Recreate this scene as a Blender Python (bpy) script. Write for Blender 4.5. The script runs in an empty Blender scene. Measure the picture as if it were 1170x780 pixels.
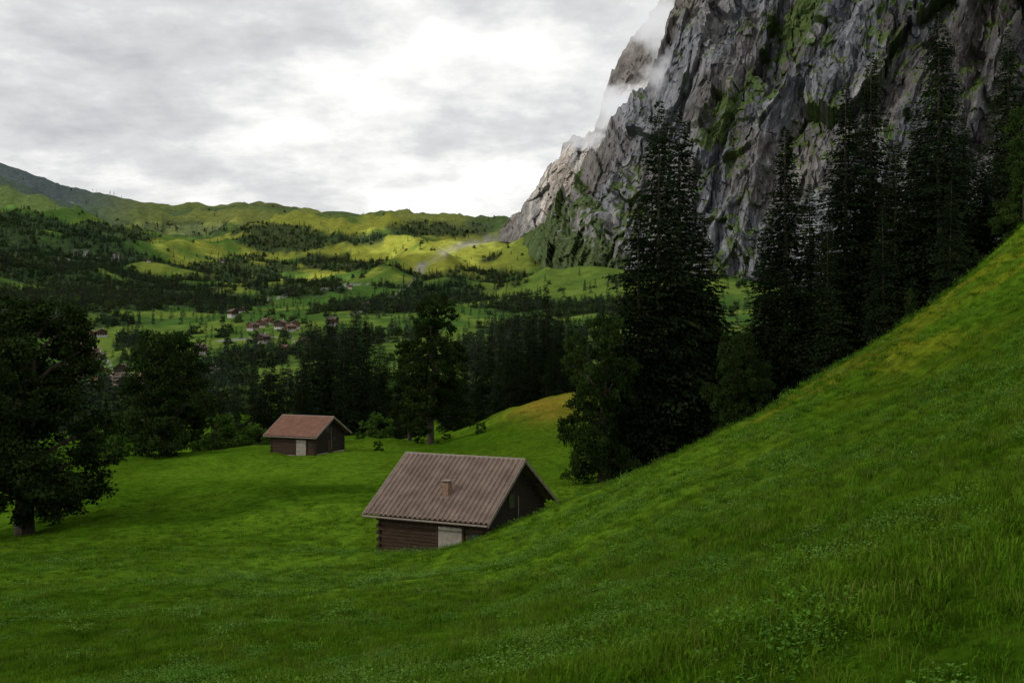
import bpy, math, random
import numpy as np
from mathutils import Vector, Matrix
random.seed(5); rng=np.random.default_rng(7)
scene=bpy.context.scene
FP=1250.0; CX=585.0; HZ=380.0   # lens constants used to lay out the valley

# ------------------------------------------------------------------ noise
def _h(ix,iy,iz,s):
    n=(ix.astype(np.uint32)*np.uint32(374761393)+iy.astype(np.uint32)*np.uint32(668265263)+iz.astype(np.uint32)*np.uint32(2147483647)+np.uint32(s*9301+7))
    n=(n^(n>>np.uint32(13)))*np.uint32(1274126177)
    n=n^(n>>np.uint32(16)); n=n*np.uint32(2246822519); n=n^(n>>np.uint32(15))
    return (n&np.uint32(0xffffff)).astype(np.float64)/float(0xffffff)
def vn(x,y,z=None,s=0):
    x=np.asarray(x,float); y=np.asarray(y,float)
    z=np.zeros_like(x) if z is None else np.asarray(z,float)
    x,y,z=np.broadcast_arrays(x,y,z)
    ix=np.floor(x).astype(np.int64); iy=np.floor(y).astype(np.int64); iz=np.floor(z).astype(np.int64)
    fx=x-ix; fy=y-iy; fz=z-iz
    fx=fx*fx*fx*(fx*(fx*6-15)+10); fy=fy*fy*fy*(fy*(fy*6-15)+10); fz=fz*fz*(3-2*fz)
    r=0
    for a in (0,1):
        for b in (0,1):
            for c in (0,1):
                w=(fx if a else 1-fx)*(fy if b else 1-fy)*(fz if c else 1-fz)
                r=r+w*_h(ix+a,iy+b,iz+c,s)
    return r
def fbm(x,y,z=None,s=0,o=5,g=.5):
    t=0; a=1; n=0; f=1.0
    for i in range(o):
        t=t+a*vn(x*f+i*17.3,y*f-i*9.1,None if z is None else z*f,s+i); n+=a; a*=g; f*=2.03
    return t/n
def ridged(x,y,z=None,s=0,o=5,g=.5):
    t=0; a=1; n=0; f=1.0
    for i in range(o):
        v=1-np.abs(2*vn(x*f+i*11.3,y*f-i*5.1,None if z is None else z*f,s+i)-1)
        t=t+a*v*v; n+=a; a*=g; f*=2.07
    return t/n
def facet(x,y,s=0,tilt=1.0):
    """cellular rock facets: every cell is a randomly tilted plane"""
    ix=np.floor(x).astype(np.int64); iy=np.floor(y).astype(np.int64); zz=np.zeros_like(ix)
    best=np.full(x.shape,1e9); val=np.zeros(x.shape)
    for a in (-1,0,1):
        for b in (-1,0,1):
            cx=ix+a; cy=iy+b
            px=cx+.1+.8*_h(cx,cy,zz,s); py=cy+.1+.8*_h(cx,cy,zz,s+1)
            dx=x-px; dy=y-py; d=dx*dx+dy*dy
            v=_h(cx,cy,zz,s+2)-.5+tilt*(dx*(_h(cx,cy,zz,s+3)-.5)*2+dy*(_h(cx,cy,zz,s+4)-.5)*1.2)
            m=d<best; best=np.where(m,d,best); val=np.where(m,v,val)
    return val
def sstep(a,b,x):
    t=np.clip((x-a)/(b-a),0,1); return t*t*(3-2*t)

# ------------------------------------------------------------------ terrain table
PX=np.array([-300,0,100,200,300,400,500,600,700,800,900,1000,1100,1170,1450],float)
YR=np.array([1.5,5,10,20,35,50,65,80,100,130,160,200,280,400,600,850,1200,1700,2400,3300,4500,5500,7500],float)
near={
-300:[1150,950,800,720,680,650,630,600,560,545,545,530,500],
0:[1000,850,760,700,660,632,612,582,540,528,540,525,490],
100:[960,830,750,695,655,625,600,560,527,530,545,525,485],
200:[930,820,740,690,650,620,590,550,522,525,540,520,480],
300:[905,805,733,685,648,615,582,547,516,512,530,510,475],
400:[885,795,727,680,643,607,577,545,512,498,510,500,470],
500:[865,780,720,672,636,602,574,545,512,500,500,490,465],
600:[845,765,708,655,610,585,560,525,490,464,470,480,460],
700:[825,738,670,605,557,560,545,520,480,450,445,465,455],
800:[800,705,630,560,512,515,520,505,470,445,440,455,450],
900:[770,665,585,510,460,462,470,460,435,415,415,435,440],
1000:[735,622,538,460,405,402,410,405,385,370,375,400,420],
1100:[700,580,490,405,340,328,332,335,325,315,320,360,400],
1170:[675,550,455,360,290,270,270,275,270,270,280,330,385],
1450:[590,430,320,210,120,90,80,85,95,100,120,220,330]}
far={
-300:[470,435,385,325,280,240,200,160,190],
0:[465,432,388,332,290,256,226,193,215],
100:[460,432,392,337,296,266,243,223,240],
200:[455,424,388,342,302,277,256,243,256],
300:[452,417,380,342,306,281,259,246,257],
400:[450,412,376,341,311,286,265,251,262],
500:[446,410,373,341,315,290,263,250,261],
600:[440,405,370,340,318,286,264,252,262],
700:[435,400,365,335,310,285,265,255,265],
800:[430,398,362,332,308,285,265,255,265],
900:[428,396,360,330,308,285,265,255,265],
1000:[420,392,358,330,308,285,265,255,265],
1100:[405,388,356,330,308,285,265,255,265],
1170:[395,384,354,330,308,285,265,255,265],
1450:[370,370,350,330,308,285,265,255,265]}
T=np.zeros((len(PX),len(YR)))
for i,p in enumerate(PX):
    x=1.5*(p-CX)/FP; z0=-1.7+.22*x
    T[i,0]=HZ-z0/1.5*FP
    T[i,1:14]=near[int(p)]; T[i,14:]=far[int(p)]
def herm(xk,F,x):
    n=len(xk); i=np.clip(np.searchsorted(xk,x)-1,0,n-2)
    m=np.zeros_like(F)
    d=(F[1:]-F[:-1])/(xk[1:]-xk[:-1])[:,None]
    m[1:-1]=(d[1:]+d[:-1])/2; m[0]=d[0]; m[-1]=d[-1]
    h=(xk[i+1]-xk[i])[:,None]; t=np.clip((x-xk[i])/(xk[i+1]-xk[i]),0,1)[:,None]
    return ((2*t**3-3*t**2+1)*F[i]+(t**3-2*t**2+t)*h*m[i]+(-2*t**3+3*t**2)*F[i+1]+(t**3-t**2)*h*m[i+1])
LY=np.log(YR)
NG=900
gy=np.linspace(LY[0],LY[-1],NG); gp=np.linspace(PX[0],PX[-1],NG)
G=herm(LY,T.T.copy(),gy)
G=herm(PX,G.T.copy(),gp)
def base_py(px,ly):
    a=np.clip((px-gp[0])/(gp[-1]-gp[0])*(NG-1),0,NG-1.001); b=np.clip((ly-gy[0])/(gy[-1]-gy[0])*(NG-1),0,NG-1.001)
    i=a.astype(int); j=b.astype(int); fa=a-i; fb=b-j
    return (G[i,j]*(1-fa)*(1-fb)+G[i+1,j]*fa*(1-fb)+G[i,j+1]*(1-fa)*fb+G[i+1,j+1]*fa*fb)
def H(x,y):
    x=np.atleast_1d(np.asarray(x,float)); y=np.atleast_1d(np.asarray(y,float))
    px=CX+FP*x/y; ly=np.log(y)
    z=(HZ-base_py(px,ly))/FP*y
    wn=sstep(4,14,y)*(1-sstep(300,600,y))
    z=z+wn*((fbm(x/11,y/11,s=3,o=3)-.5)*1.5*sstep(10,40,y)+(fbm(x/2.6,y/2.6,s=5,o=3)-.5)*.46)
    z=z-.85*np.exp(-((x+6)/4.5)**2-((y-60)/5)**2)
    wf=sstep(900,2200,y)
    z=z+wf*((ridged(x/620,y/620,s=11,o=5)-.42)*y*.040*(1-.6*sstep(4000,5500,y))+(fbm(x/160,y/160,s=15,o=4)-.5)*y*.008)
    z=z+wf*(ridged((x+.55*y)/850,(y-.3*x)/2600,s=13,o=3)-.42)*y*.030*(1-.75*sstep(4000,5500,y))
    z=z+sstep(500,900,y)*(1-sstep(1500,2200,y))*(fbm(x/140,y/140,s=19,o=4)-.5)*y*.016
    z=z+46*np.exp(-((px-280)/26)**2-((y-5300)/700)**2)
    return z
def H1(x,y): return float(H(x,y)[0])
def pyof(x,y,z): return HZ-FP*z/y
def X(px,y): return (px-CX)/FP*y

# ------------------------------------------------------------------ mesh helper
def mk(name,V,F,mats=(),midx=None,smooth=False,link=True,col=None):
    V=np.asarray(V,np.float32); F=np.asarray(F,np.int32)
    me=bpy.data.meshes.new(name)
    k=F.shape[1]
    me.vertices.add(len(V)); me.vertices.foreach_set('co',V.ravel())
    me.loops.add(F.size); me.loops.foreach_set('vertex_index',F.ravel())
    me.polygons.add(len(F)); me.polygons.foreach_set('loop_start',np.arange(0,F.size,k,dtype=np.int32))
    for m in mats: me.materials.append(m)
    if midx is not None: me.polygons.foreach_set('material_index',np.asarray(midx,np.int32))
    me.polygons.foreach_set('use_smooth',np.full(len(F),smooth))
    me.update(calc_edges=True)
    if col is not None:
        a=me.color_attributes.new('col','FLOAT_COLOR','POINT')
        c=np.ones((len(V),4),np.float32); c[:,:3]=col; a.data.foreach_set('color',c.ravel())
    ob=bpy.data.objects.new(name,me)
    if link: scene.collection.objects.link(ob)
    return ob
def grid_faces(nr,nc):
    a=np.arange(nr*nc).reshape(nr,nc)
    return np.stack([a[:-1,:-1],a[:-1,1:],a[1:,1:],a[1:,:-1]],-1).reshape(-1,4)

# ------------------------------------------------------------------ materials
def newmat(name):
    m=bpy.data.materials.new(name); m.use_nodes=True
    nt=m.node_tree; nt.nodes.clear(); o=nt.nodes.new('ShaderNodeOutputMaterial')
    return m,nt,o
def N(nt,t,**k):
    n=nt.nodes.new(t)
    for a,b in k.items(): setattr(n,a,b)
    return n
def noise(nt,vec,scale,detail=4,rough=.55):
    n=N(nt,'ShaderNodeTexNoise'); n.inputs['Scale'].default_value=scale; n.inputs['Detail'].default_value=detail; n.inputs['Roughness'].default_value=rough
    if vec is not None: nt.links.new(vec,n.inputs['Vector'])
    return n.outputs[0]
def maprange(nt,v,a,b,c,d):
    n=N(nt,'ShaderNodeMapRange'); nt.links.new(v,n.inputs[0])
    for i,q in enumerate((a,b,c,d)): n.inputs[i+1].default_value=q
    return n.outputs[0]
def mixc(nt,f,a,b,mode='MIX'):
    n=N(nt,'ShaderNodeMix',data_type='RGBA',blend_type=mode)
    if isinstance(f,(int,float)): n.inputs[0].default_value=f
    else: nt.links.new(f,n.inputs[0])
    for s,v in ((6,a),(7,b)):
        if isinstance(v,tuple): n.inputs[s].default_value=(*v,1)
        else: nt.links.new(v,n.inputs[s])
    return n.outputs[2]
def mul(nt,c,v):
    n=N(nt,'ShaderNodeVectorMath',operation='SCALE'); nt.links.new(c,n.inputs[0]); nt.links.new(v,n.inputs['Scale']); return n.outputs[0]
def simple(name,c1,c2,scale=3,rough=.8,bump=.3,coord='Object',stretch=None,spec=.3):
    m,nt,o=newmat(name)
    tc=N(nt,'ShaderNodeTexCoord'); v=tc.outputs[coord]
    if stretch:
        mp=N(nt,'ShaderNodeMapping'); mp.inputs['Scale'].default_value=stretch; nt.links.new(v,mp.inputs[0]); v=mp.outputs[0]
    f=noise(nt,v,scale,6); f2=maprange(nt,f,.3,.7,0,1)
    b=N(nt,'ShaderNodeBsdfPrincipled'); b.inputs['Roughness'].default_value=rough; b.inputs['Specular IOR Level'].default_value=spec
    nt.links.new(mixc(nt,f2,c1,c2),b.inputs['Base Color'])
    if bump:
        bp=N(nt,'ShaderNodeBump'); bp.inputs['Strength'].default_value=bump; bp.inputs['Distance'].default_value=.05
        nt.links.new(f,bp.inputs['Height']); nt.links.new(bp.outputs[0],b.inputs['Normal'])
    nt.links.new(b.outputs[0],o.inputs[0]); return m
def foliage(name,c1,c2,trans=.25,nscale=.35,rnd=.35):
    m,nt,o=newmat(name)
    g=N(nt,'ShaderNodeNewGeometry'); oi=N(nt,'ShaderNodeObjectInfo')
    f=maprange(nt,noise(nt,g.outputs['Position'],nscale,2),.32,.68,0,1)
    c=mixc(nt,f,c1,c2)
    r=maprange(nt,oi.outputs['Random'],0,1,1-rnd,1+rnd); c=mul(nt,c,r)
    d=N(nt,'ShaderNodeBsdfDiffuse'); nt.links.new(c,d.inputs['Color'])
    if trans>0:
        t=N(nt,'ShaderNodeBsdfTranslucent'); mx=N(nt,'ShaderNodeMixShader'); mx.inputs[0].default_value=trans
        nt.links.new(c,t.inputs[0])
        nt.links.new(d.outputs[0],mx.inputs[1]); nt.links.new(t.outputs[0],mx.inputs[2]); nt.links.new(mx.outputs[0],o.inputs[0])
    else: nt.links.new(d.outputs[0],o.inputs[0])
    return m
M_spr=foliage('spruce_needles',(.010,.017,.008),(.018,.028,.011),0)
M_spr2=foliage('forest_needles',(.018,.034,.021),(.034,.052,.027),0,.004,.35)
M_dec2=foliage('forest_leaves',(.034,.060,.020),(.060,.092,.027),0,.004,.35)
M_leafd=foliage('maple_leaves_dark',(.011,.021,.006),(.022,.038,.009),0)
M_leaf=foliage('maple_leaves',(.018,.036,.009),(.036,.062,.014),.2)
M_bush=foliage('bush_leaves',(.035,.07,.012),(.06,.11,.018),.2)
M_bark=simple('bark',(.03,.024,.018),(.075,.06,.045),4,.95,0,stretch=(3,3,.5))

def ground_mat():
    m,nt,o=newmat('meadow')
    a=N(nt,'ShaderNodeAttribute',attribute_name='col'); g=N(nt,'ShaderNodeNewGeometry'); P=g.outputs['Position']
    n1=maprange(nt,noise(nt,P,.05,3),.3,.7,.75,1.25); n2=maprange(nt,noise(nt,P,1.6,5,.75),.32,.68,.5,1.5)
    c=mul(nt,mul(nt,a.outputs['Color'],n1),n2)
    b=N(nt,'ShaderNodeBsdfDiffuse')
    nt.links.new(c,b.inputs['Color'])
    bp=N(nt,'ShaderNodeBump'); bp.inputs['Strength'].default_value=1; bp.inputs['Distance'].default_value=.2
    nt.links.new(noise(nt,P,3.0,3,.75),bp.inputs['Height']); nt.links.new(bp.outputs[0],b.inputs['Normal'])
    nt.links.new(b.outputs[0],o.inputs[0]); return m
def rock_mat(name,disp):
    m,nt,o=newmat(name)
    a=N(nt,'ShaderNodeAttribute',attribute_name='col'); g=N(nt,'ShaderNodeNewGeometry'); P=g.outputs['Position']
    m0=N(nt,'ShaderNodeMapping'); m0.inputs['Rotation'].default_value=(0,-.40,0); nt.links.new(P,m0.inputs[0])
    mp=N(nt,'ShaderNodeMapping'); mp.inputs['Scale'].default_value=(.06,.05,.022)
    nt.links.new(m0.outputs[0],mp.inputs[0])
    nA=noise(nt,mp.outputs[0],1,6,.75); n1=maprange(nt,nA,.36,.64,.6,1.4)
    c=mul(nt,a.outputs['Color'],n1)
    b=N(nt,'ShaderNodeBsdfDiffuse')
    nt.links.new(c,b.inputs['Color'])
    bp=N(nt,'ShaderNodeBump'); bp.inputs['Strength'].default_value=.9; bp.inputs['Distance'].default_value=disp
    nt.links.new(nA,bp.inputs['Height']); nt.links.new(bp.outputs[0],b.inputs['Normal'])
    nt.links.new(b.outputs[0],o.inputs[0]); return m

# ------------------------------------------------------------------ forest map
ELL=[(50,300,150,36),(180,322,120,26),(20,352,70,26),(10,262,60,14),(130,345,80,12),(245,345,50,12),(330,274,60,12),(330,330,60,9),(545,325,75,17),(270,310,70,16),
(505,262,50,8),(440,350,80,9),(630,350,90,12),(385,300,40,9),(290,412,40,10),(150,398,28,14),(230,452,50,20),(60,470,80,18),
(380,405,40,20),(600,400,60,30),(210,262,70,9),(470,325,50,9),(120,268,70,12),(420,275,30,7),(300,262,60,6)]
def forestF(px,py,x,y):
    f=np.zeros_like(px)
    for cx,cy,rx,ry in ELL:
        f=np.maximum(f,1.15-((px-cx)/rx)**2*.6-((py-cy)/ry)**2*.6)
    f=np.clip(f,0,1)*.74+.12
    return f+(fbm((x*1.0+.55*y)/(y+600)*14,(np.log(y)*900-x/y*260)/70,s=31,o=5,g=.6)-.5)*1.9

# ------------------------------------------------------------------ ground sheet
pxs=np.concatenate([np.linspace(-900,-60,70,endpoint=False),np.linspace(-60,1230,430,endpoint=False),np.linspace(1230,2000,70)])
ys=np.exp(np.linspace(math.log(1.5),math.log(7400),680))
PXg,Yg=np.meshgrid(pxs,ys); Xg=(PXg-CX)/FP*Yg
Zg=H(Xg.ravel(),Yg.ravel()).reshape(Xg.shape)
PYg=pyof(Xg,Yg,Zg)
def lerp(a,b,t): return a+(b-a)*t[...,None]
g1=np.array([.042,.095,.005]); g2=np.array([.068,.132,.008])
nz=fbm(Xg/22,Yg/22,s=21,o=4)
C=lerp(np.broadcast_to(g1,Xg.shape+(3,)),g2,sstep(.35,.65,nz))
C=C*(1-.25*(Yg<30))[...,None]
C=C*(.8+.4*fbm(Xg/1.5,Yg/2.5,s=23,o=3))[...,None]
dry=np.exp(-((PXg-625)/50)**2-((PYg-462)/20)**2)*(Yg>100)*.9
C=lerp(C,np.array([.20,.14,.02]),np.clip(dry*fbm(Xg/5,Yg/5,s=9)*1.7,0,.8)*(Yg<220))
crest=sstep(30,44,Yg)*(1-sstep(60,80,Yg))*sstep(760,900,PXg)
C=lerp(C,np.array([.15,.14,.01]),crest*sstep(.42,.7,fbm(Xg/3,Yg/6,s=8))*.6)
fm=sstep(350,900,Yg); nf=fbm(Xg/Yg*14,np.log(Yg)*16,s=41,o=5)
cf=lerp(np.broadcast_to(np.array([.052,.105,.022]),Xg.shape+(3,)),np.array([.11,.165,.03]),sstep(.42,.60,nf))
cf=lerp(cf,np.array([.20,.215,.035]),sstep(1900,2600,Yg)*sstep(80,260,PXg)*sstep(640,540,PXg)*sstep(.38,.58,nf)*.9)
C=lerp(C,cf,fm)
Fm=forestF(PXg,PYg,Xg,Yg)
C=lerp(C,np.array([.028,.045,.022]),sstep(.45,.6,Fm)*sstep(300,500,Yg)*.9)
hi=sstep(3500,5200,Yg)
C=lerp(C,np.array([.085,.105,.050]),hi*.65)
C=lerp(C,np.array([.075,.095,.105]),hi*sstep(190,60,PXg)*.85)  # distance haze on the far-left ridge, put into the ground colour
def polyd(pts,px,py):
    d=np.full(px.shape,1e9)
    for (x0,y0),(x1,y1) in zip(pts[:-1],pts[1:]):
        vx,vy=x1-x0,y1-y0; t=np.clip(((px-x0)*vx+(py-y0)*vy)/(vx*vx+vy*vy),0,1)
        d=np.minimum(d,np.hypot(px-x0-t*vx,(py-y0-t*vy)*1.6))
    return d
STR=[(620,250),(600,264),(560,274),(530,281),(505,290),(488,299),(480,308)]
dn=(fbm(Xg/60,Yg/60,s=77)-.5)*16
d1=polyd(STR,PXg,PYg)+dn
C=lerp(C,np.array([.27,.26,.23]),sstep(9.0,1.,d1)*(Yg>1500)*.85)
d2=polyd([(480,308),(470,325),(440,345),(400,360)],PXg,PYg)
C=lerp(C,np.array([.26,.25,.22]),sstep(1.8,.8,d2)*(Yg>900)*.7)
for pl in [[(60,300),(90,292),(140,296),(170,288)],[(215,395),(260,388),(330,384),(350,400)],[(85,400),(110,395),(128,420),(150,430)],[(300,345),(350,330),(420,325)]]:
    C=lerp(C,np.array([.27,.27,.26]),sstep(1.3,.5,polyd(pl,PXg,PYg))*(Yg>600)*.8)
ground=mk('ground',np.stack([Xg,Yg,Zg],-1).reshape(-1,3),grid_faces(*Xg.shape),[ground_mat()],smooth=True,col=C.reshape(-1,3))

# ------------------------------------------------------------------ mountain walls
def wall(name,top,base,bd,td,step,rows,seed,amp,tone,grass,closure=350,disp=10,lat=.3,shear=.55,dark=None):
    tk,tv=zip(*top); bk,bv=zip(*base); dk,dv=zip(*bd); ek,ev=zip(*td)
    q=np.arange(tk[0],min(tk[-1],1230),step)
    if tk[-1]>1230: q=np.concatenate([q,np.arange(1230,tk[-1],6)])
    v=np.linspace(0,1,rows)
    tp=np.interp(q,tk,tv); bp=np.interp(q,bk,bv); D0=np.interp(q,dk,dv); D1=D0+np.interp(q,ek,ev)
    Q,Vv=np.meshgrid(q,v)
    z0=(HZ-bp)/FP*D0; z1=(HZ-tp)/FP*D1
    Z=z0+(z1-z0)*Vv; D=D0+(D1-D0)*(Vv*.8+.2*Vv**2)
    u=(Q-CX)/FP
    a=u*2000-(D0-2000)*.35
    wx=(fbm(a/240,Z/240,s=seed+60,o=4)-.5); wf_=(fbm(a/50,Z/50,s=seed+61,o=4)-.5); wg=(fbm(a/60,Z/60,s=seed+62,o=4)-.5)
    k=shear
    r1=ridged((a-k*Z+wx*170)/360,Z/2200+.4*wx,s=seed,o=2,g=.5)
    r2=ridged((a-(k-.15)*Z+wx*120+wf_*40)/125,Z/700+wx,s=seed+9,o=4,g=.55)
    r3=ridged((a-(k-.3)*Z+wx*60+wf_*30)/40,Z/120+wg*.6,s=seed+5,o=4,g=.6)
    f1=facet((a-k*Z+wf_*50+wx*80)/150,(Z+.25*a+wg*60)/260,seed+200,1.0)
    f2=facet((a-(k-.1)*Z+wf_*30)/55,(Z+.3*a+wg*34)/85,seed+210,1.1)
    f3=facet((a-.2*Z+wf_*18)/20,(Z+.3*a+wg*16)/27,seed+220,1.1)
    r4=fbm(a/12,Z/16,s=seed+6,o=3)
    edge=.3+.7*np.clip((Q-tk[0])/60,0,1)
    d=((r1-.4)*1.7+(r2-.4)*.65+(r3-.4)*.34+f1*.62+f2*.30+f3*.12+(r4-.5)*.12)*amp*edge
    dfade=1-.6*sstep(.88,1,Vv)
    d=d*dfade
    Dn=D-d; Xn=u*D-lat*d; Zn=Z+((r2-.4)*.20+(r3-.4)*.12+f1*.15+f2*.12+(r1-.4)*.3*sstep(.6,1,Vv)+((r3-.4)*.4+f2*.35+f1*.2)*sstep(.85,1,Vv))*amp*edge
    bX=[];bD=[];bZ=[]
    for kk in range(1,7):
        bD.append(Dn[-1]+closure*kk/6); bX.append(u[-1]*(Dn[-1]+closure*kk/6)); bZ.append(Zn[-1]-(kk/6)**1.3*(Zn[-1]-z0)*.9-5)
    Xn=np.vstack([Xn,bX]);Dn=np.vstack([Dn,bD]);Zn=np.vstack([Zn,bZ])
    P=np.stack([Xn,Dn,Zn],-1)
    du=np.gradient(P,axis=1); dv_=np.gradient(P,axis=0); nn=np.cross(du,dv_); nn/=np.linalg.norm(nn,axis=-1,keepdims=True)+1e-9
    nz=np.abs(nn[...,2])
    pad=lambda A:np.vstack([A,np.repeat(A[-1:],6,0)])
    r1p,r2p,r3p,Vp,Qp,ap,Zp,wxp,f2p,f3p=[pad(A) for A in (r1,r2,r3,Vv,Q,a,Z,wx,f2,f3)]
    pyc=HZ-FP*Zp/pad(D)
    c=np.ones(Xn.shape+(3,))*np.array(tone)
    c=c*(.58+.25*np.clip(r1p,0,1)+.30*r2p+.36*r3p+.18*f2p+.16*f3p)[...,None]  # crevice shade put into the colour: tone drops where the ridges dip
    streak=sstep(.51,.61,fbm((ap-k*Zp+wxp*120)/34,Zp/150,s=seed+70,o=5,g=.6))
    c=lerp(c,np.array([.070,.075,.092]),streak*.65)
    pale=sstep(.54,.66,fbm((ap-k*Zp)/110,Zp/170,s=seed+90,o=5,g=.6)); c=lerp(c,np.array([.33,.315,.30])*(.5+.75*r3p[...,None]),pale*.6)
    brown=sstep(.48,.62,fbm(ap/140,Zp/140,s=seed+95,o=4)); c=lerp(c,np.array([.135,.112,.092]),brown*.45)
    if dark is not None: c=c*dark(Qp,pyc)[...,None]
    nzs=nz.copy()
    for _ in range(3): nzs[1:-1,1:-1]=(nzs[:-2,1:-1]+nzs[2:,1:-1]+nzs[1:-1,:-2]+nzs[1:-1,2:]+nzs[1:-1,1:-1])/5
    gm=sstep(.58,.72,nzs+.40*(fbm((ap-.3*Zp)/70,Zp/70,s=seed+33,o=5,g=.6)-.5)*2+grass(Qp,Vp,pyc))
    c=lerp(c,np.array([.068,.105,.028]),gm*.9)
    return mk(name,P.reshape(-1,3),grid_faces(*Xn.shape),[rock_mat(name+'_rock',disp)],smooth=False,col=c.reshape(-1,3))
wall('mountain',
 [(598,264),(610,258),(625,250),(640,240),(655,226),(670,208),(682,184),(700,152),(720,126),(740,98),(752,66),(762,34),(772,0),(800,-80),(900,-150),(1100,-190),(1500,-150),(1900,50)],
 [(598,285),(625,310),(640,330),(655,350),(700,365),(1000,370),(1900,380)],
 [(598,3000),(650,2350),(700,2050),(800,1750),(1000,1500),(1170,1350),(1900,1200)],
 [(598,150),(650,420),(720,520),(800,560),(1170,600),(1900,500)],
 1.2,520,101,76,(.225,.230,.258),
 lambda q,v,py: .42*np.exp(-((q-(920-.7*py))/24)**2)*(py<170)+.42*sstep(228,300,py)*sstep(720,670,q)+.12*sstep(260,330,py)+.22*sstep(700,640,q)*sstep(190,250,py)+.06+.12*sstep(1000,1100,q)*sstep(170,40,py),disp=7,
 dark=lambda q,py:1-.38*sstep(900,1080,q)-.05*sstep(760,830,q))  # darker shading toward the right is put into the rock colour
wall('mountain_spur',
 [(570,262),(580,252),(592,244),(600,233),(615,213),(630,190),(645,170),(657,161),(668,160),(680,150),(690,112),(700,86),(715,60),(735,32),(750,20),(770,-20),(830,-60)],
 [(570,275),(640,290),(830,300)],
 [(570,4000),(640,3500),(700,3100),(830,2900)],
 [(570,80),(640,260),(700,420),(830,500)],
 1.0,320,211,46,(.26,.25,.245),
 lambda q,v,py: -.35,disp=7)

# ------------------------------------------------------------------ trees
def tube(p0,p1,r0,r1,n=7):
    p0=np.array(p0,float);p1=np.array(p1,float);d=p1-p0;L=np.linalg.norm(d);d/=L
    a=np.cross(d,[0,0,1]) if abs(d[2])<.95 else np.cross(d,[1,0,0]); a/=np.linalg.norm(a); b=np.cross(d,a)
    th=np.linspace(0,2*np.pi,n,endpoint=False)
    ring=np.cos(th)[:,None]*a+np.sin(th)[:,None]*b
    V=np.vstack([p0+ring*r0,p1+ring*r1]); i=np.arange(n)
    F=np.stack([i,(i+1)%n,(i+1)%n+n,i+n],-1); return V,F
class Acc:
    def __init__(s): s.V=[];s.F=[];s.M=[];s.n=0
    def add(s,V,F,m):
        s.V.append(V);s.F.append(F+s.n);s.M.append(np.full(len(F),m));s.n+=len(V)
    def quads(s,c,d,w,m):
        n=len(c); V=np.stack([c,c+d*.45+w,c+d,c+d*.45-w],1).reshape(-1,3)
        F=np.arange(4*n).reshape(n,4); s.add(V,F,m)
    def out(s,name,mats,link=False): return mk(name,np.vstack(s.V),np.vstack(s.F),mats,np.concatenate(s.M),link=link)
def unit(v): return v/(np.linalg.norm(v,axis=-1,keepdims=True)+1e-9)
def spruce(name,h,R,seed,mats,spacing=.10,leafL=.66,lvl=.31,low=.04,wd=(.18,.34),nbr=(8,12)):
    r=np.random.default_rng(seed); A=Acc()
    n=6; lean=r.normal(0,.006,2)
    for i in range(n):
        z0=-1.0+(h+1)*i/n; z1=-1.0+(h+1)*(i+1)/n
        V,F=tube((lean[0]*z0,lean[1]*z0,z0),(lean[0]*z1,lean[1]*z1,z1),.013*h*(1-i/n)+.02,.013*h*(1-(i+1)/n)+.015); A.add(V,F,1)
    z=h*low; gap=r.random()*6
    cs=[];ds=[];ws=[]
    while z<h*.997:
        t=z/h
        prof=(1-t)**.80*(1-.3*max(0,.2-t)/.2)
        nb=int(r.integers(*nbr)) if t<.9 else 5
        lv=r.uniform(.82,1.12)
        for k in range(nb):
            ang=r.random()*6.283
            L=R*prof*lv*r.uniform(.6,1.12)*(1+.16*math.sin(ang*2+z*.5+gap)+.12*math.sin(z*1.7+ang))+.10
            if r.random()<.06: L*=1.25
            up=.35*(t-.45)+r.normal(0,.06)
            m=max(4,int(L/spacing)); s=r.random(m)**.75
            dirv=np.array([math.cos(ang),math.sin(ang)]); sd2=np.array([-dirv[1],dirv[0]])
            lo=r.uniform(-1,1,m)*.26*L*np.sin(np.pi*np.clip(s*.9+.05,0,1))
            zz=z+up*s*L-.42*(s**1.6)*L*(1-t*.7)+.16*L*np.clip(s-.8,0,1)-np.abs(lo)*.25
            c=np.column_stack([dirv[None]*(s*L)[:,None]+sd2[None]*lo[:,None]+lean*z,zz])
            side=sd2*np.sign(lo)[:,None]
            out=np.column_stack([dirv[None]*r.uniform(.4,1.1,(m,1))+side*r.uniform(.1,.8,(m,1)),-r.uniform(.15,.95,m)*(1-.5*t)])
            ln=leafL*r.uniform(.5,1.2,(m,1))*(1-.35*s[:,None])*(.5+.5*(1-t))
            d=unit(out)*ln
            w=unit(np.cross(d,r.normal(0,1,(m,3))))*ln*r.uniform(*wd,(m,1))
            cs.append(c);ds.append(d);ws.append(w)
        z+=lvl*r.uniform(.6,1.3)*(1 if t<.85 else .7)
    A.quads(np.vstack(cs),np.vstack(ds),np.vstack(ws),0)
    return A.out(name,mats)
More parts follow.
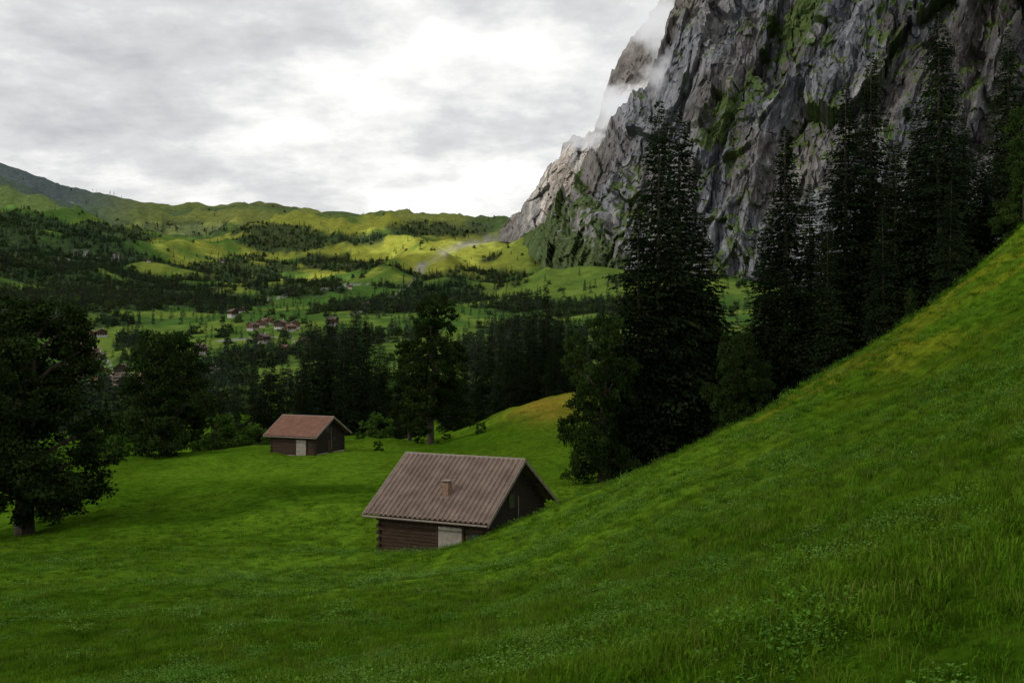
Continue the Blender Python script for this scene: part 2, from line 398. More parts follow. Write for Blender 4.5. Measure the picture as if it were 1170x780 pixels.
def broad(name,h,R,seed,mats,nlobe=26,nleaf=22000,leaf=.26,low=.14,flat=1.0,trunk=.03):
    r=np.random.default_rng(seed); A=Acc()
    V,F=tube((0,0,-1),(0,0,h*.3),trunk*h*1.15,trunk*h*.8,10); A.add(V,F,1)
    V,F=tube((0,0,h*.3),(r.normal(0,.02)*h,r.normal(0,.02)*h,h*.75),trunk*h*.8,trunk*h*.3,8); A.add(V,F,1)
    lob=[]
    for k in range(nlobe):
        t=(k+.5)/nlobe; zc=h*(low+.06+(.86-low)*t)
        tt=(zc/h-low)/(1-low)
        rr=R*math.sin(math.pi*min(1,max(.0,(tt*.76+.20))))**.75*flat
        a=k*2.4+r.normal(0,.35); q=rr*r.uniform(.35,.78)
        if k%5==4: q*=.2
        c=np.array([math.cos(a)*q,math.sin(a)*q,zc]); s=R*r.uniform(.24,.42)*(1-.25*tt)
        lob.append((c,s))
        b=np.array([0,0,max(h*.16,zc-h*.16)]); mid=(b+c)/2+np.array([0,0,h*.02])
        V,F=tube(b,mid,trunk*h*.33,trunk*h*.2,6);A.add(V,F,1); V,F=tube(mid,c,trunk*h*.2,trunk*h*.07,6);A.add(V,F,1)
    wts=np.array([s**2 for _,s in lob]); wts/=wts.sum(); cnt=(wts*nleaf).astype(int)
    for (c,s),m in zip(lob,cnt):
        ns=16; sd=unit(r.normal(0,1,(ns,3)))*s*r.uniform(.5,1.0,(ns,1)); sd[:,2]*=.75
        pick=r.integers(0,ns,m)
        p=c+sd[pick]+unit(r.normal(0,1,(m,3)))*(s*.36*r.random((m,1))**.45)*np.array([1,1,.7])
        d=unit(r.normal(0,1,(m,3))+np.array([0,0,-.25])+unit(p-c)*.8)*leaf*r.uniform(.6,1.3,(m,1))
        w=unit(np.cross(d,r.normal(0,1,(m,3))))*leaf*r.uniform(.25,.45,(m,1))
        A.quads(p,d,w,0)
    return A.out(name,mats)
S=[spruce('spruce_mesh_a',28,6.0,1,[M_spr,M_bark]),spruce('spruce_mesh_b',28,5.3,2,[M_spr,M_bark],low=.05),spruce('spruce_mesh_c',26,4.9,3,[M_spr,M_bark],low=.03)]
Hs=[28,28,26]
def place(src,name,x,y,sc,rot,sxy=1.0,dz=0,par=None):
    ob=bpy.data.objects.new(name,src.data); scene.collection.objects.link(ob)
    ob.location=(x,y,H1(x,y)+dz); ob.scale=(sc*sxy,sc*sxy,sc); ob.rotation_euler=(0,0,rot); return ob
def put_spruce(px,top,y,k,w=1.0):
    x=X(px,y); z=H1(x,y); h=(HZ-top)/FP*y-z
    place(S[k],'spruce_tree',x,y,h/Hs[k],random.random()*6.28,w,-.3)
for a in [(752,110,84,0,1.0),(777,120,86,1,1.1),(732,235,82,2,1.1),(800,240,88,2,1.1),(817,330,86,1,1.2),
          (897,138,82,1,1.05),(870,262,84,2,1.2),(928,205,90,2,1.1),(966,92,86,1,1.05),(994,55,88,0,.9),(1022,160,84,2,1.05),(945,250,80,1,1.2),
          (1073,10,84,0,1.0),(1048,120,88,1,1.05),(1103,130,90,1,1.0),(1125,180,86,2,1.1),(1152,28,96,0,1.0),(1085,200,76,2,1.1),
          (1185,60,92,1,1.0),(1215,20,95,0,1.0),(1010,230,78,2,1.1),(883,340,92,1,1.2),(1260,60,90,1,1.0)]: put_spruce(*a)
for a in [(352,364,200,2,1),(366,372,205,1,1),(378,350,205,0,.9),(392,372,196,2,1),(404,348,203,1,1),(419,352,208,0,.8),(432,372,200,2,1),(441,400,198,1,1.1),(345,400,194,1,1.1),
          (548,385,205,1,1),(560,372,208,2,1),(574,360,200,1,1),(590,348,206,0,.85),(607,336,200,1,1),(624,322,203,0,.85),(640,344,206,2,1),(651,358,212,1,1),(582,385,196,2,1),(632,375,196,1,1.1),
          (290,408,225,1,1),(308,400,232,2,1),(322,412,228,1,1),(268,430,220,2,1),(252,444,215,1,1.1),(335,425,220,2,1.1),(300,430,212,1,1.2),(530,395,215,1,1),(460,385,230,1,1),(515,375,240,2,1)]: put_spruce(*a)
def put_broad(src,h0,px,top,y,name,w=1.0,rot=None,dz=-.3):
    x=X(px,y); z=H1(x,y); h=(HZ-top)/FP*y-z
    return place(src,name,x,y,h/h0,random.random()*6.28 if rot is None else rot,w,dz)
B1=broad('maple_mesh_a',18,6.4,11,[M_leafd,M_bark],42,62000,.25,.06)
B2=broad('maple_mesh_b',15,6.2,12,[M_leafd,M_bark],38,46000,.27,.0)
B3=broad('maple_mesh_c',19,5.4,13,[M_leaf,M_bark],26,22000,.32,.03,1.1,.022)
B4=broad('bush_mesh',3,1.7,14,[M_bush,M_bark],12,5000,.16,.0,1.0,.015)
B5=broad('maple_mesh_d',15,5.2,15,[M_leaf,M_bark],26,30000,.24,.0)
put_broad(B1,18,28,322,80,'maple_tree',1.2)
put_broad(B2,15,190,372,131,'maple_tree',1.05)
put_broad(B3,19,492,326,140,'maple_tree',1.0)
put_broad(B5,15,688,345,79,'maple_tree',.85)
put_broad(B5,15,1040,322,72,'beech_tree',.55)
put_broad(B5,15,1172,110,80,'beech_tree',.8)
put_broad(B2,15,845,372,78,'maple_tree',.8)
put_broad(B3,19,468,385,150,'maple_tree',.9)
for px,top,y in [(550,478,138),(432,500,128),(430,468,170),(246,470,150),(118,480,150),(135,492,146),(262,478,165),(290,480,170),(100,500,140),(410,490,150),(510,492,145),(60,505,130),(312,486,160),(478,496,142),(500,500,139)]:
    put_broad(B4,3,px,top,y,'bush',.9 if y<140 else 1.3)

# ------------------------------------------------------------------ instancing
def instancer(name,pts,rots,scl,objs):
    col=bpy.data.collections.new(name+'_parts')
    for o in objs: col.objects.link(o)
    me=bpy.data.meshes.new(name); me.vertices.add(len(pts)); me.vertices.foreach_set('co',np.asarray(pts,np.float32).ravel())
    a=me.attributes.new('rot','FLOAT_VECTOR','POINT'); a.data.foreach_set('vector',np.asarray(rots,np.float32).ravel())
    a=me.attributes.new('scl','FLOAT_VECTOR','POINT'); a.data.foreach_set('vector',np.asarray(scl,np.float32).ravel())
    ob=bpy.data.objects.new(name,me); scene.collection.objects.link(ob)
    ng=bpy.data.node_groups.new(name,'GeometryNodeTree')
    ng.interface.new_socket('Geometry',in_out='INPUT',socket_type='NodeSocketGeometry'); ng.interface.new_socket('Geometry',in_out='OUTPUT',socket_type='NodeSocketGeometry')
    gi=ng.nodes.new('NodeGroupInput'); go=ng.nodes.new('NodeGroupOutput'); ci=ng.nodes.new('GeometryNodeCollectionInfo'); ip=ng.nodes.new('GeometryNodeInstanceOnPoints')
    ci.inputs['Collection'].default_value=col; ci.inputs['Separate Children'].default_value=True; ci.inputs['Reset Children'].default_value=True
    ip.inputs['Pick Instance'].default_value=True
    for nm,s in (('rot','Rotation'),('scl','Scale')):
        na=ng.nodes.new('GeometryNodeInputNamedAttribute'); na.data_type='FLOAT_VECTOR'; na.inputs['Name'].default_value=nm
        o=[q for q in na.outputs if q.enabled][0]; ng.links.new(o,ip.inputs[s])
    ng.links.new(gi.outputs[0],ip.inputs['Points']); ng.links.new(ci.outputs[0],ip.inputs['Instance']); ng.links.new(ip.outputs[0],go.inputs[0])
    md=ob.modifiers.new('instances','NODES'); md.node_group=ng
    return ob
fo=[spruce('forest_spruce_%d'%i,15,2.7+.3*i,50+i,[M_spr2,M_bark],1.3,2.3,1.4,.02,(.26,.42),(4,7)) for i in range(3)]+[broad('forest_broadleaf',10,4.6,60,[M_dec2,M_bark],9,400,1.7,.0)]
n=190000
px=rng.uniform(-260,900,n); ly=rng.uniform(math.log(290),math.log(5300),n); y=np.exp(ly); x=X(px,y); z=H(x,y); py=pyof(x,y,z)
F=forestF(px,py,x,y)
keep=(rng.random(n)<sstep(.46,.58,F)*.5*np.clip(y/2000,.08,1.3))|(rng.random(n)<.018*np.clip(y/1200,.25,1))
dd=polyd(STR,px,py)
keep&=dd>7
px,y,x,z=px[keep],y[keep],x[keep],z[keep]; m=len(px); print('forest trees',m)
sc=rng.uniform(.55,1.2,m)
instancer('distant_forest',np.column_stack([x,y,z-1]),np.column_stack([np.zeros(m),np.zeros(m),rng.random(m)*6.28]),np.column_stack([sc*rng.uniform(.9,1.3,m)]*2+[sc]),fo)

# ------------------------------------------------------------------ grass
M_gr=foliage('grass_blades',(.042,.105,.005),(.082,.158,.010),.3,.9,.5)
M_gr2=foliage('grass_blades_pale',(.080,.12,.014),(.125,.16,.028),.3,.12,.4)
M_hb=foliage('herb_leaves',(.045,.115,.014),(.090,.175,.032),0,.3,.4)
def tuft(name,seed,nb,rad,hh,wd,mat,lean=.5):
    r=np.random.default_rng(seed); V=[];F=[]
    for i in range(nb):
        a=r.random()*6.28; q=rad*math.sqrt(r.random()); b=np.array([math.cos(a)*q,math.sin(a)*q,-.02])
        h=hh*r.uniform(.5,1.15); th=r.random()*6.28; ln=lean*r.uniform(.2,1.2); dr=np.array([math.cos(th),math.sin(th),0]); sd=np.array([-dr[1],dr[0],0])*wd*r.uniform(.6,1.2)
        p1=b+np.array([0,0,h*.55])+dr*h*.2*ln; p2=b+np.array([0,0,h*(1-.25*ln)])+dr*h*.75*ln
        k=len(V); V+= [b-sd,b+sd,p1+sd*.8,p1-sd*.8,p2+sd*.12,p2-sd*.12]; F+=[[k,k+1,k+2,k+3],[k+3,k+2,k+4,k+5]]
    return mk(name,V,F,[mat],link=False)
def herb(name,seed,nl,rad,leaf,mat):
    r=np.random.default_rng(seed); A=Acc()
    a=r.random(nl)*6.28; q=rad*np.sqrt(r.random(nl)); c=np.column_stack([np.cos(a)*q,np.sin(a)*q,r.uniform(.02,.10,nl)])
    d=np.column_stack([np.cos(a+r.normal(0,.8,nl)),np.sin(a+r.normal(0,.8,nl)),r.normal(.05,.35,nl)]); d=unit(d)*leaf*r.uniform(.5,1.3,(nl,1))
    w=unit(np.cross(d,np.array([0,0,1.])+r.normal(0,.3,(nl,3))))*leaf*r.uniform(.22,.4,(nl,1))
    A.quads(c,d,w,0); return A.out(name,[mat])
gs=[tuft('grass_a',1,50,.17,.085,.004,M_gr,1.0),tuft('grass_b',2,50,.19,.07,.0045,M_gr,1.3),tuft('grass_c',3,42,.16,.11,.0034,M_gr,.9),tuft('grass_d',4,46,.17,.075,.0045,M_gr,1.2),tuft('grass_e',5,26,.18,.12,.0028,M_gr2,.8)]
n=42000
y=np.exp(rng.uniform(math.log(2.6),math.log(90),n)); dens=n/math.log(90/2.6)/(1.19*y*y)
ok=rng.random(n)<np.minimum(1,(50+50*(1-sstep(5,10,y)))/dens); y=y[ok]; n=len(y)
px=rng.uniform(-140,1310,n); x=X(px,y); z=H(x,y)
sc=rng.uniform(.6,1.3,n)*(.95+.4*sstep(6,25,y)+.8*sstep(20,80,y))*(.55+.95*fbm(x/2.2,y/2.2,s=66,o=3))
ok=~((np.abs((x+2.88)*.903-(y-62.5)*.429)<3.6)&(np.abs((x+2.88)*.429+(y-62.5)*.903)<4.2))
x,y,z,sc=x[ok],y[ok],z[ok],sc[ok]; n=len(x); print('tufts',n)
instancer('meadow_grass',np.column_stack([x,y,z]),np.column_stack([rng.normal(0,.12,n),rng.normal(0,.12,n),rng.random(n)*6.28]),np.column_stack([sc,sc,sc]),gs)
hs=[herb('herb_a',1,30,.14,.034,M_hb),herb('herb_b',2,20,.10,.030,M_hb),herb('herb_c',3,40,.18,.032,M_hb)]
n=46000
y=np.exp(rng.uniform(math.log(3.5),math.log(60),n)); px=rng.uniform(-100,1300,n); x=X(px,y); z=H(x,y)
k=.6*fbm(x/.7,y/1.1,s=61,o=3,g=.6)+.4*fbm(x/4,y/6,s=63,o=3)+.03*(x/(y+4)); ok=(k>.535)&(rng.random(n)<.12+.88*sstep(7,18,y))
x,y,z=x[ok],y[ok],z[ok]; n=len(x); sc=rng.uniform(.5,1.3,n)*(.8+1.1*sstep(8,50,y)); print('herbs',n)
instancer('meadow_herbs',np.column_stack([x,y,z+.01]),np.column_stack([rng.normal(0,.15,n),rng.normal(0,.15,n),rng.random(n)*6.28]),np.column_stack([sc,sc,sc]),hs)

# ------------------------------------------------------------------ barns
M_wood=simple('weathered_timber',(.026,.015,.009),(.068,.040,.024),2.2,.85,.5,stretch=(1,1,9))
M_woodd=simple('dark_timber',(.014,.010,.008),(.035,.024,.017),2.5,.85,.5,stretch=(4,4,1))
M_trim=simple('grey_trim_board',(.16,.13,.11),(.26,.22,.19),5,.8,.3)
M_roof=simple('fibre_roof_tiles',(.105,.074,.058),(.20,.145,.118),1.3,.75,.2)
M_roof2=simple('red_roof_tiles',(.155,.075,.050),(.24,.125,.086),1.6,.75,.2)
M_stone=simple('plastered_stone',(.20,.18,.15),(.36,.33,.28),3,.9,.5)
M_glass=simple('window_pane',(.02,.022,.025),(.05,.055,.06),1,.15,0,spec=.6)
M_clay=simple('clay_chimney',(.16,.09,.06),(.27,.17,.12),6,.85,.4)
M_white=simple('pale_door_paint',(.20,.18,.155),(.33,.30,.26),4,.8,.2)
def boxes(name,lst,mat,par):
    V=[];F=[]
    for (x0,x1,y0,y1,z0,z1) in lst:
        k=len(V); V+=[(x0,y0,z0),(x1,y0,z0),(x1,y1,z0),(x0,y1,z0),(x0,y0,z1),(x1,y0,z1),(x1,y1,z1),(x0,y1,z1)]
        F+=[[k+a for a in f] for f in ((0,3,2,1),(4,5,6,7),(0,1,5,4),(1,2,6,5),(2,3,7,6),(3,0,4,7))]
    ob=mk(name,V,F,[mat]); ob.parent=par
    b=ob.modifiers.new('bevel','BEVEL'); b.width=.012; b.segments=1
    return ob
def barn(name,x,y,zeave,rot,L,W,rise,roofmat,oh=.7,ohg=.55,depth=3.6,chim=True,detail=1.0):
    e=bpy.data.objects.new(name,None); scene.collection.objects.link(e); e.location=(x,y,zeave); e.rotation_euler=(0,0,rot)
    hl=L/2;hw=W/2; wl=hl-ohg; ww=hw-oh; sl=rise/hw
    ztop=oh*sl-.12
    logs=[];ph=.19; z=-depth; i=0
    r=random.Random(3)
    while z<ztop:
        j=r.uniform(-.012,.012); z1=min(z+ph-.02,ztop)
        ext=.16 if i%2 else .02
        logs.append((-wl-ext,wl+ext,-ww+j,-ww+.16+j,z,z1)); logs.append((-wl-ext,wl+ext,ww-.16,ww+j,z,z1))
        z+=ph;i+=1
    boxes('long_wall_logs',logs,M_wood,e)
    g=[];z=-depth+.09;i=0
    while z<rise-.25:
        z1=z+ph-.02
        half=ww-.02 if z1<ztop else max(.1,(rise-.2-z1)/sl)
        ext=.14 if (i%2 and z1<ztop) else 0
        half=min(half,ww)
        for s in (-1,1):
            j=r.uniform(-.01,.01); a,b=sorted((s*(wl-.15)+j,s*(wl+.004)+j)); g.append((a,b,-half-ext,half+ext,z,z1))
        z+=ph;i+=1
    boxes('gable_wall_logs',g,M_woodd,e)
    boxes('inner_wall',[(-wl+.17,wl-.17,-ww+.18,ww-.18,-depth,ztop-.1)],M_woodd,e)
    boxes('stone_footing',[(-wl-.06,wl+.06,-ww-.06,-ww+.3,-depth-.6,-2.15),(wl-.3,wl+.07,-ww+.32,ww,-depth-.6,-1.95)],M_stone,e)
    rib=.30; nr=int(L/rib); xs=[];dz=[]
    for k in range(nr):
        x0=-hl+k*L/nr; w=L/nr
        for f,q in ((0,0),(.50,0),(.62,.075),(.86,.075)): xs.append(x0+f*w); dz.append(q)
    xs.append(hl); dz.append(0); xs=np.array(xs); dz=np.array(dz)
    rows=int(math.hypot(hw,rise)/.38)
    for sgn,nm in ((-1,'roof_front'),(1,'roof_back')):
        V=[];cnt=0
        for j in range(rows):
            for f,off in ((0.0,.0),(.985,.03)):
                t=(j+f)/rows; yy=sgn*hw*t; zz=rise*(1-t)
                V+= [(a,yy,zz+b+off) for a,b in zip(xs,dz)]; cnt+=1
        o=mk(nm,V,grid_faces(cnt,len(xs)),[roofmat]); o.parent=e
        so=o.modifiers.new('thick','SOLIDIFY'); so.thickness=.05; so.offset=-1 if sgn<0 else 1
    def slat(nm,x0,x1,th,up,mat):
        V=[];F=[]
        for sgn in (-1,1):
            k=len(V)
            for t in (-.0,1.005):
                yy=sgn*hw*t; zz=rise*(1-t)
                V+= [(x0,yy,zz+up),(x1,yy,zz+up),(x1,yy,zz+up-th),(x0,yy,zz+up-th)]
            F+=[[k,k+1,k+5,k+4],[k+1,k+2,k+6,k+5],[k+2,k+3,k+7,k+6],[k+3,k,k+4,k+7],[k+4,k+5,k+6,k+7]]
        o=mk(nm,V,F,[mat]); o.parent=e
    slat('rake_board_right',hl+.003,hl+.06,.22,.09,M_trim); slat('rake_board_left',-hl-.06,-hl-.003,.22,.09,M_trim)
    V,F=tube((-hl-.05,0,rise+.03),(hl+.05,0,rise+.03),.10,.10,8); o=mk('ridge_cap',V,F,[M_trim]); o.parent=e
    V,F=tube((-hl,-hw-.05,-.05),(hl,-hw-.05,-.05),.055,.055,8); o=mk('gutter',V,F,[M_trim]); o.parent=e
    boxes('eave_beams',[(-hl+.1,hl-.1,-ww-.38,-ww-.24,ztop-.22,ztop-.08)],M_woodd,e)
    boxes('purlins',[(-hl+.08,hl-.04,yy-.09,yy+.09,rise-abs(yy)*sl-.28,rise-abs(yy)*sl-.08) for yy in (0.0,-hw*.48,hw*.48)],M_wood,e)
    fy=-ww-.03
    boxes('door',[(wl*.16,wl*.60,fy-.05,fy+.02,-2.2,-.38)],M_white,e)
    boxes('door_frame',[(wl*.16-.12,wl*.16-.003,fy-.08,fy+.02,-2.2,-.28),(wl*.60+.003,wl*.60+.12,fy-.08,fy+.02,-2.2,-.28),(wl*.16-.12,wl*.6+.12,fy-.08,fy+.02,-.277,-.17)],M_wood,e)
    boxes('window_front',[(wl*.72,wl*.9,fy-.02,fy+.03,-1.2,-.6)],M_glass,e)
    gx=wl+.02
    boxes('window_gable',[(gx,gx+.03,-.9,-.25,.35,1.05),(gx,gx+.03,.7,1.3,-.9,-.3)],M_glass,e)
    boxes('window_frames',[(gx,gx+.05,-1.0,-.903,.25,1.15),(gx,gx+.05,-.247,-.15,.25,1.15),(gx,gx+.05,-.9,-.25,1.053,1.14),(gx,gx+.05,-.9,-.25,.26,.347)],M_wood,e)
    boxes('gable_door',[(gx,gx+.05,-.55,.55,-2.4,-.5)],M_wood,e)
    boxes('leaning_pole',[(gx+.1,gx+.15,.0,.05,-1.6,.9)],M_trim,e)
    if chim:
        cx=hl*.12; cy=-hw*.62; cz=rise*(1-.62)
        boxes('chimney',[(cx-.2,cx+.2,cy-.2,cy+.2,cz-.4,cz+.72)],M_clay,e)
        boxes('chimney_cap',[(cx-.26,cx+.26,cy-.26,cy+.26,cz+.80,cz+.86),(cx-.19,cx-.12,cy-.19,cy-.12,cz+.722,cz+.798),(cx+.12,cx+.19,cy-.19,cy-.12,cz+.722,cz+.798),(cx+.12,cx+.19,cy+.12,cy+.19,cz+.722,cz+.798),(cx-.19,cx-.12,cy+.12,cy+.19,cz+.722,cz+.798)],M_trim,e)
        boxes('chimney_flashing',[(cx-.3,cx+.3,cy-.3,cy+.3,cz-.35,cz-.02)],M_trim,e)
    return e
barn('wooden_barn',-2.75,62.5,-10,math.radians(-26),7.7,9.0,2.9,M_roof)
barn('wooden_barn',X(351,128),128.5,-11.9,math.radians(-24),7.2,7.4,2.1,M_roof2,chim=False)

def chalet(name,w,d,h,seed,wm,rm):
    V=[];F=[];M=[]
    def bx(x0,x1,y0,y1,z0,z1,m):
        k=len(V); V.extend([(x0,y0,z0),(x1,y0,z0),(x1,y1,z0),(x0,y1,z0),(x0,y0,z1),(x1,y0,z1),(x1,y1,z1),(x0,y1,z1)])
        F.extend([[k+a for a in f] for f in ((0,3,2,1),(4,5,6,7),(0,1,5,4),(1,2,6,5),(2,3,7,6),(3,0,4,7))]); M.extend([m]*6)
    bx(-w/2,w/2,-d/2,d/2,-4,h*.3,1); bx(-w/2-.1,w/2+.1,-d/2-.1,d/2+.1,h*.3+.01,h,0)
    k=len(V); r=w*.24; V.extend([(-w/2-.1,-d/2-.1,h+.01),(w/2+.1,-d/2-.1,h+.01),(0,-d/2-.1,h+r),(0,-d/2-.1,h+r),(-w/2-.1,d/2+.1,h+.01),(w/2+.1,d/2+.1,h+.01),(0,d/2+.1,h+r),(0,d/2+.1,h+r)])
    F.extend([[k,k+1,k+2,k+3],[k+5,k+4,k+6,k+7]]); M.extend([0,0])
    o=1.1
    for s in (-1,1):
        k=len(V); e=s*(w/2+o); ze=h-o*.48
        V.extend([(0,-d/2-o,h+r+.15),(0,d/2+o,h+r+.15),(e,d/2+o,ze+.15),(e,-d/2-o,ze+.15),(0,-d/2-o,h+r+.4),(0,d/2+o,h+r+.4),(e,d/2+o,ze+.4),(e,-d/2-o,ze+.4)])
        F.extend([[k+a for a in f] for f in ((0,1,2,3),(7,6,5,4),(0,3,7,4),(1,5,6,2),(3,2,6,7))]); M.extend([2]*5)
    for fl in (h*.08,h*.58):
        for i in range(4):
            x0=-w/2+w*(i+.3)/4.1; bx(x0,x0+w*.11,-d/2-.16,-d/2-.11,fl,fl+h*.2,3)
            y0=-d/2+d*(i+.3)/4.1; bx(w/2+.11,w/2+.16,y0,y0+d*.11,fl,fl+h*.2,3)
    bx(-w/2,w/2,-d/2-1.0,-d/2-.17,h*.42,h*.5,0)
    bx(w*.15,w*.15+.8,d*.1,d*.1+.8,h+r*.4,h+r+1.1,1)
    return mk(name,V,F,[wm,M_stone2,rm,M_glass],M,link=False)
M_stone2=simple('white_render',(.36,.34,.31),(.5,.48,.44),1,.9,0)
M_wl=simple('larch_cladding',(.10,.055,.03),(.16,.09,.05),1,.9,0)
M_vr=simple('village_roof_brown',(.075,.055,.045),(.12,.09,.072),.05,.85,0)
M_vr2=simple('village_roof_red',(.12,.068,.048),(.165,.095,.07),.05,.85,0)
ch=[chalet('chalet_a',10,10,5,1,M_wl,M_vr),chalet('chalet_b',8,11,4.6,2,M_wl,M_vr2),chalet('chalet_c',12,9,5.5,3,M_wood,M_vr)]
def find(px,py):
    yy=np.exp(np.linspace(math.log(420),math.log(5000),900)); q=pyof(0,yy,H(X(px,yy),yy)); i=np.argmax(q<py); return X(px,yy[i]),yy[i]
vil=[(92,382),(104,385),(116,385),(97,401),(106,406),(87,399),(100,430),(118,441),(131,446),(139,438),(124,453),(139,429),(110,452),(243,431),(248,437),(298,374),(306,371),(321,376),(289,377),(331,379),(266,362),(337,376),(325,404),(300,392),(118,432),(128,438),(146,446),(112,412),(350,395),(276,357),(420,352),(455,345),(380,372),(75,425),(160,440),(228,405),(400,330),(170,300),(255,300),(130,292)]
for i,(a,b) in enumerate(vil):
    xx,yy=find(a,b); s=.95 if yy<1500 else .8
    o=bpy.data.objects.new('chalet',ch[i%3].data); scene.collection.objects.link(o); o.location=(xx,yy,H1(xx,yy)+1.0); o.rotation_euler=(0,0,random.uniform(-.9,.9)+(1.57 if i%4==0 else 0)); o.scale=(s,s,s)

# ------------------------------------------------------------------ sun, unseen shade deck, sky
SUN_EL=math.radians(32); az=math.radians(246)  # light arrives from the left, a little behind the viewer
sv=np.array((math.sin(az)*math.cos(SUN_EL),math.cos(az)*math.cos(SUN_EL),math.sin(SUN_EL)))
sun=bpy.data.lights.new('sun','SUN'); sun.energy=5.0; sun.angle=math.radians(.6); sun.color=(1,.92,.78)
so=bpy.data.objects.new('sun',sun); scene.collection.objects.link(so); so.rotation_euler=Vector(tuple(sv)).to_track_quat('Z','Y').to_euler(); so.location=(0,0,300)
HC=1800.0
xs=np.arange(-8500,5000,60.); yy=np.arange(-5500,5500,60.)
XX,YY=np.meshgrid(xs,yy); ZZ=HC+(fbm(XX/500,YY/500,s=91)-.3)*180
cx=(XX[:-1,:-1]+30).ravel(); cy=(YY[:-1,:-1]+30).ravel()
zt=np.full_like(cx,150.)
for _ in range(6):
    s=(HC-zt)/sv[2]; gx=cx-sv[0]*s; gyy=np.maximum(cy-sv[1]*s,30); zt=.5*zt+.5*np.clip(H(gx,gyy),-60,900)
pxx=CX+FP*gx/gyy; pyy=pyof(gx,gyy,zt)
sunny=np.zeros_like(cx)
for a,b,rx,ry,w in [(15,236,60,7,1),(190,266,70,9,.85),(240,290,50,9,.75),(420,282,80,12,1.05),(490,288,60,14,1.1),(300,386,60,9,.7),(120,388,30,12,.5),(340,318,60,7,.65),(350,262,40,6,.9),(120,310,40,8,.6)]:
    sunny=np.maximum(sunny,w*np.exp(-((pxx-a)/rx)**2-((pyy-b)/ry)**2))
nn=fbm(cx/240,cy/240,s=55,o=4)
hole=((sunny+(nn-.5)*2.2)>.58)&(gyy>600)&(sunny>.08)
for (pa,pb,dd_,rad) in [(640,205,3600,200),(620,235,3700,190),(655,185,3500,150),(720,80,3200,160)]:
    P=np.array([X(pa,dd_),dd_,(HZ-pb)/FP*dd_]); s=(HC-P[2])/sv[2]; D=P+sv*s
    hole|=((cx-D[0])**2+(cy-D[1])**2)<rad**2
F=grid_faces(*XX.shape)[~hole]
m,nt,o=newmat('shade_deck_sheet')
tr=N(nt,'ShaderNodeBsdfTransparent'); tl=N(nt,'ShaderNodeBsdfTranslucent'); tl.inputs[0].default_value=(.55,.57,.6,1); mx=N(nt,'ShaderNodeMixShader'); mx.inputs[0].default_value=.75
nt.links.new(tr.outputs[0],mx.inputs[1]); nt.links.new(tl.outputs[0],mx.inputs[2]); nt.links.new(mx.outputs[0],o.inputs[0])
mk('shade_deck',np.stack([XX,YY,ZZ],-1).reshape(-1,3),F,[m],smooth=True)  # cloud deck added out of view to shade the land; gaps make sun patches

def cloud(px,py,y,rx,ry,rz,dens,seed):
    bpy.ops.mesh.primitive_ico_sphere_add(subdivisions=3,radius=1); o=bpy.context.object; o.name='cloud'; o.scale=(rx,ry,rz); o.location=(X(px,y),y,(HZ-py)/FP*y)
    m,nt,ou=newmat('cloud_vapour_glow'); tc=N(nt,'ShaderNodeTexCoord')
    ln=N(nt,'ShaderNodeVectorMath',operation='LENGTH'); nt.links.new(tc.outputs['Object'],ln.inputs[0])
    fall=maprange(nt,ln.outputs['Value'],.2,.95,1,-.5)
    mp=N(nt,'ShaderNodeMapping'); mp.inputs['Location'].default_value=(seed,seed*2,0); nt.links.new(tc.outputs['Object'],mp.inputs[0])
    ns=maprange(nt,noise(nt,mp.outputs[0],2.0,4,.6),.3,.7,-.7,.6)
    ad=N(nt,'ShaderNodeMath',operation='ADD',use_clamp=True); nt.links.new(fall,ad.inputs[0]); nt.links.new(ns,ad.inputs[1])
    ml=N(nt,'ShaderNodeMath',operation='MULTIPLY'); ml.inputs[1].default_value=dens; nt.links.new(ad.outputs[0],ml.inputs[0])
    pv=N(nt,'ShaderNodeVolumePrincipled'); pv.inputs['Color'].default_value=(.98,.98,.99,1); nt.links.new(ml.outputs[0],pv.inputs['Density'])
    me_=N(nt,'ShaderNodeMath',operation='MULTIPLY'); me_.inputs[1].default_value=.45; nt.links.new(ml.outputs[0],me_.inputs[0])
    nt.links.new(me_.outputs[0],pv.inputs['Emission Strength']); pv.inputs['Emission Color'].default_value=(.97,.98,1,1)  # added glow stands in for light scattered within the vapour
    nt.links.new(pv.outputs[0],ou.inputs['Volume']); o.data.materials.append(m)
cloud(715,126,2620,170,110,95,.030,1.0)
cloud(752,25,2560,150,110,130,.022,5.0)
cloud(768,88,2280,110,90,85,.018,7.0)
cloud(665,160,3250,140,90,50,.018,9.0)

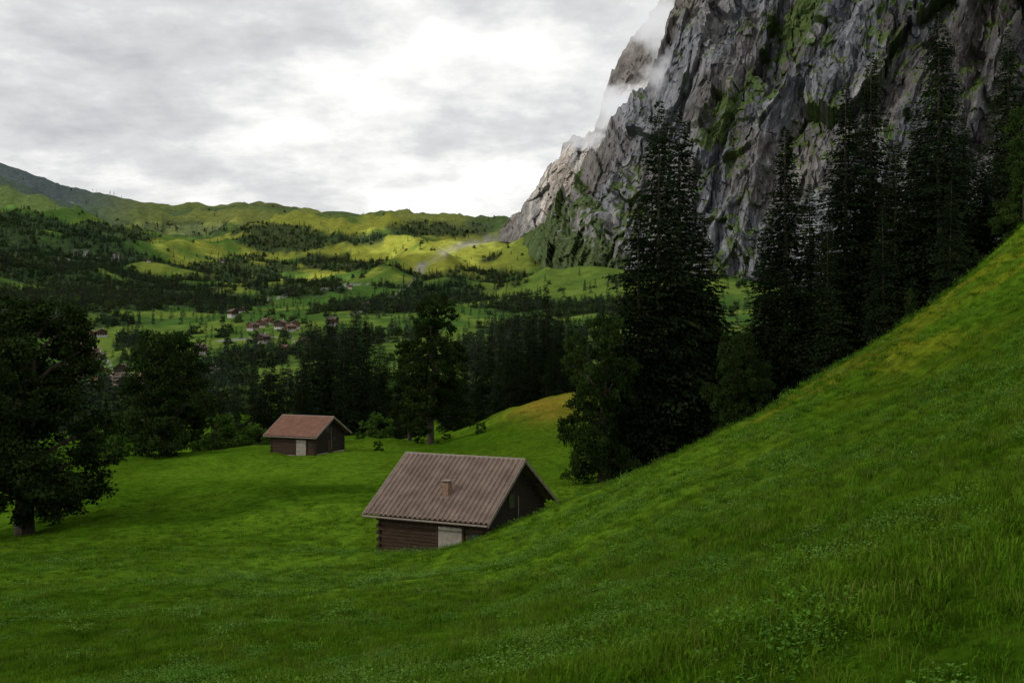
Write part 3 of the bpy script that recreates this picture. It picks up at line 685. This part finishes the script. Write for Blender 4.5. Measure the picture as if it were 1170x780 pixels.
w=bpy.data.worlds.new('World'); scene.world=w; w.use_nodes=True; nt=w.node_tree; nt.nodes.clear()
wo=N(nt,'ShaderNodeOutputWorld'); bg=N(nt,'ShaderNodeBackground'); tc=N(nt,'ShaderNodeTexCoord')
sky=N(nt,'ShaderNodeTexSky',sky_type='NISHITA'); sky.sun_disc=False; sky.sun_elevation=SUN_EL; sky.sun_rotation=az
sx=N(nt,'ShaderNodeSeparateXYZ'); nt.links.new(tc.outputs['Generated'],sx.inputs[0])
zc=N(nt,'ShaderNodeMath',operation='MAXIMUM'); zc.inputs[1].default_value=0; nt.links.new(sx.outputs[2],zc.inputs[0])
za=N(nt,'ShaderNodeMath',operation='ADD'); za.inputs[1].default_value=.22; nt.links.new(zc.outputs[0],za.inputs[0])
cb=N(nt,'ShaderNodeCombineXYZ')
for i in (0,1):
    d=N(nt,'ShaderNodeMath',operation='DIVIDE'); nt.links.new(sx.outputs[i],d.inputs[0]); nt.links.new(za.outputs[0],d.inputs[1]); nt.links.new(d.outputs[0],cb.inputs[i])
n1=noise(nt,cb.outputs[0],2.3,6,.60)
gl=N(nt,'ShaderNodeVectorMath',operation='DISTANCE'); nt.links.new(tc.outputs['Generated'],gl.inputs[0]); gv=Vector((-85/1250,1,270/1250)).normalized(); gl.inputs[1].default_value=gv
g_=maprange(nt,gl.outputs['Value'],0,.30,.13,-.02)
ad=N(nt,'ShaderNodeMath',operation='ADD'); nt.links.new(n1,ad.inputs[0]); nt.links.new(g_,ad.inputs[1])
r=N(nt,'ShaderNodeValToRGB'); nt.links.new(ad.outputs[0],r.inputs[0]); e=r.color_ramp.elements
e[0].position=.34; e[0].color=(.55,.555,.58,1); e[1].position=.66; e[1].color=(1.15,1.15,1.11,1)
q=e.new(.50); q.color=(.77,.77,.77,1)
sk=N(nt,'ShaderNodeVectorMath',operation='SCALE'); sk.inputs['Scale'].default_value=.1; nt.links.new(sky.outputs[0],sk.inputs[0])
c=mixc(nt,.94,sk.outputs[0],r.outputs[0])
nt.links.new(c,bg.inputs[0]); bg.inputs[1].default_value=1.0; nt.links.new(bg.outputs[0],wo.inputs[0])

cam=bpy.data.cameras.new('camera'); co=bpy.data.objects.new('camera',cam); scene.collection.objects.link(co); scene.camera=co
co.location=(0,0,0); co.rotation_euler=(math.radians(90),0,0); cam.lens=FP/1170*36; cam.sensor_width=36; cam.shift_y=-10/1170; cam.clip_start=.1; cam.clip_end=30000
scene.view_settings.view_transform='Standard'; scene.view_settings.look='None'; scene.view_settings.exposure=0
